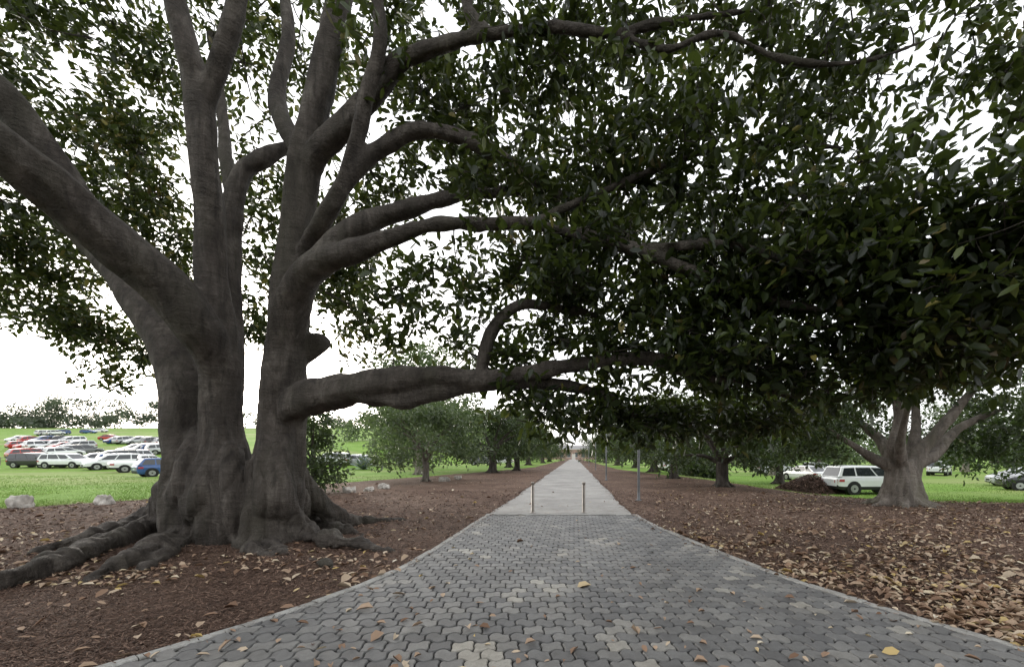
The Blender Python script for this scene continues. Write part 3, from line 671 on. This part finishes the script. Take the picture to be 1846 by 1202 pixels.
# ------------------------------------------------------------------ bollards & lamps
M_steel=simple("weathered_steel",(.30,.27,.24),.36,.8,.5,.2,6); M_pole=simple("galvanised_pole",(.16,.165,.17),.5,.6,.5)
M_glassy=simple("lamp_lens",(.6,.6,.58),.3)
def lathe(prof,seg,name,mat):
    V=[];Fs=[]
    for r,z in prof:
        for k in range(seg): a=2*math.pi*k/seg; V.append((r*math.cos(a),r*math.sin(a),z))
    for i in range(len(prof)-1):
        for k in range(seg): k2=(k+1)%seg; Fs.append((i*seg+k,i*seg+k2,(i+1)*seg+k2,(i+1)*seg+k))
    Fs.append(tuple(reversed(range(seg)))); Fs.append(tuple((len(prof)-1)*seg+k for k in range(seg)))
    me=bpy.data.meshes.new(name); me.from_pydata(V,[],Fs); me.materials.append(mat)
    me.polygons.foreach_set("use_smooth",[True]*(len(Fs)-2)+[False,False]) ; me.update(); return me
bmsh=lathe([(.085,0),(.085,.012),(.05,.014),(.045,.02),(.045,.78),(.041,.783),(.041,.80),(.045,.803),(.045,.865),(.038,.878),(.0,.88)],24,"post",M_steel)
for px in (960.5,1052.5):
    e=empty("bollard",((px-VX)/F*11.45,11.45,.032)); obj("post",bmsh,e)
def lamp(x,y,h):
    e=empty("street_lamp",(x,y,0))
    obj("pole",lathe([(.12,0),(.12,.03),(.055,.035),(.05,.4),(.04,h),(.0,h+.01)],16,"pole",M_pole),e)
    bm=bmesh.new(); bmesh.ops.create_cube(bm,size=1); bmesh.ops.scale(bm,vec=(.5,.2,.07),verts=bm.verts); bmesh.ops.bevel(bm,geom=list(bm.edges),offset=.02,segments=2,affect='EDGES')
    me=bpy.data.meshes.new("lamp_head"); bm.to_mesh(me); bm.free(); me.materials.append(M_pole); obj("lamp_head",me,e,(-.22,0,h+.04))
    obj("lens",lathe([(.07,-.012),(.07,0)],12,"lens",M_glassy),e,(-.3,0,h-.002))
lamp(2.4,14.8,4.6); lamp(2.2,27.3,4.8); lamp(2.6,48,4.8); lamp(2.6,70,4.8)

# ------------------------------------------------------------------ rocks
M_rock=simple("limestone_rock",(.46,.43,.39),.9,0,.2,.35,5)
def rock(px,py,w,hh):
    p=hit(px,py); s=w/F*p.y
    bm=bmesh.new(); bmesh.ops.create_icosphere(bm,subdivisions=4,radius=.5)
    sd=random.uniform(0,50)
    for v in bm.verts:
        n1=noise.noise(v.co*2.2+Vector((sd,0,0))); n2=noise.noise(v.co*6+Vector((sd,3,0)))
        v.co*=1+.55*n1+.2*n2
        v.co.z=max(-.2,min(.36+.1*n2,v.co.z))
        v.co.x*=s; v.co.y*=s*.8; v.co.z*=s*hh
    me=bpy.data.meshes.new("boulder"); bm.to_mesh(me); bm.free(); me.materials.append(M_rock)
    o=obj("boulder",me,loc=(p.x,p.y,p.z+.1*s)); o.rotation_euler[2]=random.uniform(0,6)
for a in ((38,914,30,1.6),(188,909,30,1.2),(630,889,26,.9),(666,886,20,.9),(693,881,24,.8),(800,867,18,.9),(826,864,14,1)): rock(*a)

# mulch heap
HW,HD,HH=2.35,1.6,1.15
p=hit(1467,888); bm=bmesh.new(); bmesh.ops.create_grid(bm,x_segments=70,y_segments=70,size=1)
for v in bm.verts:
    r=math.hypot(v.co.x*1.0,v.co.y); h=max(0,1-r)**.75*(1+.35*noise.noise(Vector((v.co.x*2.5,v.co.y*2.5,1))))
    v.co.z=h*HH+ (noise.noise(Vector((v.co.x*9,v.co.y*9,4)))*.07 +noise.noise(Vector((v.co.x*22,v.co.y*22,4)))*.04 if h>0 else 0)-.06; v.co.x*=HW; v.co.y*=HD
me=bpy.data.meshes.new("mound"); bm.to_mesh(me); bm.free()
heap=empty("mulch_heap",(p.x+.15,p.y+.6,float(terrain(p.x,p.y+.6)))); 
m_,nt_,out_=newmat("heap_mulch"); vv=mapping(nt_,(1,2.5,1)); nn_=noise_n(nt_,vv,14,7,.7,.5)
princ(nt_,out_,ramp(nt_,nn_,[(.4,(.02,.012,.009)),(.6,(.075,.047,.035)),(.75,(.17,.12,.095))]),.9,nn_,.9,.06); me.materials.append(m_)
obj("mound",me,heap)
n=6000; a=rng.uniform(0,6.28,n); r=np.sqrt(rng.uniform(0,1,n)); hx=np.cos(a)*r; hy=np.sin(a)*r; hz=(1-r)**.75*HH+rng.normal(0,.03,n)
obj("loose_chips",quads_oriented(np.stack([hx*HW,hy*HD,hz],1),rng.uniform(0,6.28,n),rng.uniform(.08,.25,n),rng.uniform(.015,.04,n),rng.normal(0,.5,n),rng.beta(1.3,3.2,n),"loose_chips",M_chip),heap)

# ------------------------------------------------------------------ cars
M_glass=simple("car_glass",(.02,.024,.028),.08,0,.8,.1); M_tyre=simple("tyre_rubber",(.015,.015,.015),.85); M_rim=simple("alloy_rim",(.4,.4,.42),.35,.8)
M_head=simple("headlamp",(.6,.62,.65),.15,0,.8); M_tail=simple("tail_lamp",(.35,.02,.02),.2,0,.7); M_trim=simple("black_trim",(.02,.02,.02),.6)
paint={}
def paintm(k,c):
    if k not in paint:
        m,nt,out=newmat("car_paint_"+k); v=mapping(nt); n=noise_n(nt,v,1.5,3); cc=ramp(nt,n,[(.3,[x*.93 for x in c]),(.7,c)])
        b=princ(nt,out,cc,.3,metal=.15,spec=.5); b.inputs["Coat Weight"].default_value=.6; b.inputs["Coat Roughness"].default_value=.05; paint[k]=m
    return paint[k]
COL={"white":(.78,.79,.80),"silver":(.5,.51,.53),"grey":(.16,.165,.17),"black":(.02,.02,.022),"blue":(.03,.09,.26),"red":(.45,.03,.025),"beige":(.5,.46,.38),"navy":(.02,.035,.08)}
KIND={"suv":(4.65,1.84,1.72,.30,1.08,[(-2.28,-1.98),(1.42,.55)],1.04),"sedan":(4.6,1.78,1.45,.22,.92,[(-1.85,-1.05),(1.35,.4)],.86),"hatch":(4.1,1.74,1.5,.24,.95,[(-1.98,-1.6),(1.35,.4)],.92),"ute":(5.1,1.84,1.76,.36,1.08,[(-.55,-.4),(1.45,.6)],1.05)}
cmesh={}
def carmesh(kind,colr):
    if (kind,colr) in cmesh: return cmesh[(kind,colr)]
    L,Wd,Ht,gc,belt,gh,hood=KIND[kind]; hw=Wd/2; mats=[paintm(colr,COL[colr]),M_glass,M_tyre,M_rim,M_head,M_tail,M_trim]
    V=[];Fs=[];MI=[]
    hl=L/2
    st=[(-hl,.45+gc*.2,belt*.82,.80),(-hl+.06,gc+.05,belt*.95,.90),(-hl+.3,gc,belt,.97),(-hl*.5,gc,belt,1),(0,gc,belt,1),(gh[1][0]-.05,gc,belt*.99,1),(gh[1][0]+.2,gc,hood*1.0,.99),(hl-.45,gc,hood*.95,.96),(hl-.14,gc,hood*.86,.9),(hl-.03,gc+.06,hood*.76,.82),(hl,gc+.12,hood*.62,.76)]
    for x,zb,zt,w in st:
        W=hw*w
        V+=[(x,-W*.94,zb),(x,-W,zb+(zt-zb)*.25),(x,-W,zb+(zt-zb)*.7),(x,-W*.965,zt-.05),(x,-W*.88,zt),(x,0,zt+.03),(x,W*.88,zt),(x,W*.965,zt-.05),(x,W,zb+(zt-zb)*.7),(x,W,zb+(zt-zb)*.25),(x,W*.94,zb)]
    R=11
    for i in range(len(st)-1):
        for k in range(R):
            k2=(k+1)%R; Fs.append((i*R+k,(i+1)*R+k,(i+1)*R+k2,i*R+k2)); MI.append(6 if k==10 or (k in (0,9) and kind in("suv","ute")) else 0)
    Fs.append(tuple(range(R)));MI.append(0); Fs.append(tuple((len(st)-1)*R+R-1-k for k in range(R)));MI.append(0)
    (xr0,xr1),(xf0,xf1)=gh; wb=hw*.9; wt=hw*.74; zb=belt-.01; zt=Ht
    def gp(u,v,side):
        xb=xr0+(xf0-xr0)*u; xt=xr1+(xf1-xr1)*u; return Vector((xb+(xt-xb)*v,side*(wb+(wt-wb)*v),zb+(zt-zb)*v-(.05*(2*u-1)**2*v)))
    us=[0,.25,.5,.75,1]; vs=[0,.5,.92,1]
    ring=[]
    for u in us:
        row=[]
        for sd in (-1,1):
            for v in (vs if sd==-1 else vs[::-1]):
                p=gp(u,v,sd)
                if v==1: p.y*=.9; p.z+=.02
                row.append(len(V)); V.append(tuple(p))
        ring.append(row)
    for i in range(len(us)-1):
        for k in range(7): Fs.append((ring[i][k],ring[i+1][k],ring[i+1][k+1],ring[i][k+1])); MI.append(0)
    Fs.append(tuple(ring[0]));MI.append(0);Fs.append(tuple(ring[-1][::-1]));MI.append(0)
    def quad(ps,mi):
        b=len(V); V.extend([tuple(p) for p in ps]); Fs.append(tuple(range(b,b+len(ps)))); MI.append(mi)
    for sd in (-1,1):
        o=Vector((0,sd*.012,.001))
        wins=[(.05,.28),(.31,.63),(.66,.95)] if kind!="ute" else [(.08,.45),(.5,.94)]
        for u0,u1 in wins: quad([gp(u0,.08,sd)+o,gp(u1,.08,sd)+o,gp(u1,.84,sd)+o,gp(u0,.84,sd)+o],1)
    for u,mi,ox in ((1,1,.012),(0,1,-.012)):
        o=Vector((ox,0,.004)); q=[gp(u,.06,-1),gp(u,.06,1),gp(u,.9,1),gp(u,.9,-1)]
        for p in q: p.y*=.88
        quad([p+o for p in q],mi)
    for sd in (-1,1):
        quad([Vector((hl-.10,sd*hw*.89,hood*.62)),Vector((hl+.004,sd*hw*.52,hood*.58)),Vector((hl+.004,sd*hw*.52,hood*.70)),Vector((hl-.12,sd*hw*.905,hood*.80))],4)
        quad([Vector((-hl-.006,sd*hw*.55,belt*.66)),Vector((-hl+.02,sd*hw*.86,belt*.64)),Vector((-hl+.02,sd*hw*.86,belt*.84)),Vector((-hl-.006,sd*hw*.55,belt*.80))],5)
        quad([Vector((-hl+.05,sd*(hw*.93),belt*.72)),Vector((-hl+.34,sd*(hw*1.004),belt*.72)),Vector((-hl+.34,sd*(hw*1.0),belt*.86)),Vector((-hl+.07,sd*(hw*.93),belt*.86))],5)
    quad([Vector((hl+.006,-hw*.42,hood*.45)),Vector((hl+.006,hw*.42,hood*.45)),Vector((hl+.006,hw*.42,hood*.6)),Vector((hl+.006,-hw*.42,hood*.6))],6)
    quad([Vector((-hl-.006,-.22,belt*.6)),Vector((-hl-.006,.22,belt*.6)),Vector((-hl-.006,.22,belt*.72)),Vector((-hl-.006,-.22,belt*.72))],4)
    wr=.33 if kind in("sedan","hatch") else .37
    def disc(cx,cy0,cy1,r,mi,cz,seg=18,z_min=None):
        b=len(V)
        for yy in (cy0,cy1):
            for k in range(seg): a=2*math.pi*k/seg; V.append((cx+math.cos(a)*r,yy,cz+math.sin(a)*r))
        for k in range(seg): k2=(k+1)%seg; Fs.append((b+k,b+k2,b+seg+k2,b+seg+k));MI.append(mi)
        Fs.append(tuple(b+k for k in range(seg)));MI.append(mi);Fs.append(tuple(b+seg+k for k in reversed(range(seg))));MI.append(mi)
    for cx in (-L*.30,L*.31):
        for sd in (-1,1):
            disc(cx,sd*(hw-.3),sd*(hw+.004),wr+.06,6,wr+.02)
            disc(cx,sd*(hw-.2),sd*(hw+.015),wr,2,wr)
            disc(cx,sd*(hw-.1),sd*(hw+.022),wr*.62,3,wr)
            disc(cx,sd*(hw-.1),sd*(hw+.027),wr*.16,6,wr)
    for sd in (-1,1):
        disc(xf0-.25,sd*(hw*.92),sd*(hw+.12),.085,0,belt+.08,10)
    me=bpy.data.meshes.new("parked_car"); me.from_pydata(V,[],Fs)
    for m_ in mats: me.materials.append(m_)
    me.polygons.foreach_set("material_index",MI)
    bm=bmesh.new(); bm.from_mesh(me); bmesh.ops.recalc_face_normals(bm,faces=bm.faces); bm.to_mesh(me); bm.free()
    cmesh[(kind,colr)]=me; return me
def car(x,y,h,kind,colr):
    z=float(terrain(x,y)); d=Vector((math.cos(h),math.sin(h)))
    zf=float(terrain(x+d.x*1.5,y+d.y*1.5)); zr=float(terrain(x-d.x*1.5,y-d.y*1.5))
    zl=float(terrain(x-d.y*.8,y+d.x*.8)); zr2=float(terrain(x+d.y*.8,y-d.x*.8))
    o=obj("parked_car",carmesh(kind,colr),loc=(x,y,z))
    X=Vector((d.x*3,d.y*3,zf-zr)).normalized(); Y=Vector((-d.y*1.6,d.x*1.6,zl-zr2)).normalized(); Z=X.cross(Y).normalized(); Y=Z.cross(X)
    o.rotation_euler=Matrix((X,Y,Z)).transposed().to_euler()
def carpx(px,py,deg,kind,colr):
    p=hit(px,py); car(p.x,p.y,math.radians(deg),kind,colr)
car(18.0,24.6,math.radians(2),"suv","white"); 
car(34.2,30.2,math.radians(150),"hatch","silver"); car(31.2,26.6,math.radians(150),"hatch","black")
car(21.5,37,math.radians(100),"sedan","white"); car(26,52,math.radians(0),"suv","silver"); car(32,52,0,"hatch","white"); car(19,58,0,"sedan","grey"); car(14,56,math.radians(20),"suv","white"); car(44,48,math.radians(40),"suv","white")
# left field: rows across the slope with grass aisles between
carpx(262,850,55,"ute","white"); carpx(306,858,60,"hatch","blue"); carpx(122,843,5,"suv","white"); carpx(66,842,5,"suv","black")
kinds=["suv","sedan","hatch","suv"]; cols=["white","white","silver","blue","silver","white","grey","blue","white","black","red","white"]
rows=[((172,838),(240,831),5,60),((205,846),(228,843),2,60),((55,826),(146,821),4,70),((42,808),(140,812),6,70),((36,796),(126,800),5,75),((84,785),(108,783),3,80),((160,780),(180,778),2,20),((215,799),(300,801),6,70),((245,816),(300,818),4,60),((600,838),(640,836),2,10),((870,838),(905,836),2,5)]
for (a,b,n,dg) in rows:
    for i in range(n):
        t=i/max(1,n-1); carpx(a[0]+(b[0]-a[0])*t+random.uniform(-2,2),a[1]+(b[1]-a[1])*t+random.uniform(-1,1),dg+random.choice([0,180])+random.uniform(-4,4),random.choice(kinds),random.choice(cols))
carpx(200,793,10,"sedan","red"); carpx(646,838,5,"sedan","silver")

# ------------------------------------------------------------------ rail fence in the field
fc=TB(); pts=[hit(px,838+0.0*px) for px in range(-60,46,12)]
for i,p in enumerate(pts):
    fc.tube([p,p+Vector((0,0,1.0))],[.05,.05],6,1)
    if i: 
        for hh in (.45,.9): fc.tube([pts[i-1]+Vector((0,0,hh)),p+Vector((0,0,hh))],[.03,.03],5,5)
obj("rail_fence",fc.mesh("rail_fence",simple("fence_timber",(.2,.18,.15),.9),False))

# ------------------------------------------------------------------ brick building at path end
bld=empty("brick_building",(-1,200,0))
m,nt,out=newmat("red_brick"); bk=N(nt,"ShaderNodeTexBrick"); bk.inputs["Scale"].default_value=3; bk.inputs["Color1"].default_value=(.36,.22,.18,1); bk.inputs["Color2"].default_value=(.42,.27,.22,1); bk.inputs["Mortar"].default_value=(.45,.4,.37,1)  # brick colours paled: distance haze put into the paint
nt.links.new(mapping(nt,(1,1,1),(math.radians(90),0,0)),bk.inputs["Vector"]); princ(nt,out,bk.outputs[0],.85); M_brick=m
M_trimw=simple("stone_trim",(.6,.57,.53),.8); M_win=simple("window_glass",(.12,.13,.14),.1,0,.7); M_roof=simple("slate_roof",(.25,.24,.24),.8)
def box(name,lo,hi,mat,par):
    V=[(x,y,z) for x in (lo[0],hi[0]) for y in (lo[1],hi[1]) for z in (lo[2],hi[2])]
    me=bpy.data.meshes.new(name); me.from_pydata(V,[],[(0,1,3,2),(4,6,7,5),(0,4,5,1),(2,3,7,6),(0,2,6,4),(1,5,7,3)]); me.materials.append(mat); return obj(name,me,par)
box("walls",(-18,0,0),(18,12,5.0),M_brick,bld)
box("cornice",(-18.3,-.3,5.0),(18.3,12.3,5.3),M_trimw,bld)
me=bpy.data.meshes.new("roof"); me.from_pydata([(-18.3,-.3,5.3),(18.3,-.3,5.3),(18.3,12.3,5.3),(-18.3,12.3,5.3),(-14,6,7.2),(14,6,7.2)],[],[(0,1,5,4),(1,2,5),(2,3,4,5),(3,0,4)]); me.materials.append(M_roof); obj("roof",me,bld)
for i in range(10):
    x=-16+i*3.6
    box("window",(x-.8,-.06,1.2),(x+.8,-.02,3.6),M_win,bld); box("window_surround",(x-.95,-.04,1.0),(x+.95,-.001,1.2),M_trimw,bld)
box("door",(-.2,-.2,0),(1.6,-.13,2.8),M_trimw,bld)

# ------------------------------------------------------------------ sky & sun
sun_dir=Vector((-0.829,1,0.20)).normalized(); elev=math.asin(sun_dir.z); az=math.atan2(sun_dir.x,sun_dir.y)
w=bpy.data.worlds.new("World"); scene.world=w; w.use_nodes=True; nt=w.node_tree; nt.nodes.clear()
out=nt.nodes.new("ShaderNodeOutputWorld"); sky=nt.nodes.new("ShaderNodeTexSky"); sky.sky_type='NISHITA'; sky.sun_disc=False
sky.sun_elevation=elev; sky.sun_rotation=az; sky.air_density=1.0; sky.dust_density=3.0
hs=nt.nodes.new("ShaderNodeHueSaturation"); hs.inputs["Saturation"].default_value=0.3; nt.links.new(sky.outputs[0],hs.inputs["Color"])
b1=nt.nodes.new("ShaderNodeBackground"); b1.inputs[1].default_value=0.15; nt.links.new(hs.outputs[0],b1.inputs[0])
b2=nt.nodes.new("ShaderNodeBackground"); b2.inputs[0].default_value=(.97,.98,1,1); b2.inputs[1].default_value=1.4
ad=nt.nodes.new("ShaderNodeAddShader"); nt.links.new(b1.outputs[0],ad.inputs[0]); nt.links.new(b2.outputs[0],ad.inputs[1]); nt.links.new(ad.outputs[0],out.inputs[0])
sl=bpy.data.lights.new("sun",'SUN'); sl.energy=1.5; sl.angle=math.radians(12); sl.color=(1,.93,.82); so=bpy.data.objects.new("sun",sl); col.objects.link(so)
so.rotation_euler=(-sun_dir).to_track_quat('-Z','Y').to_euler()
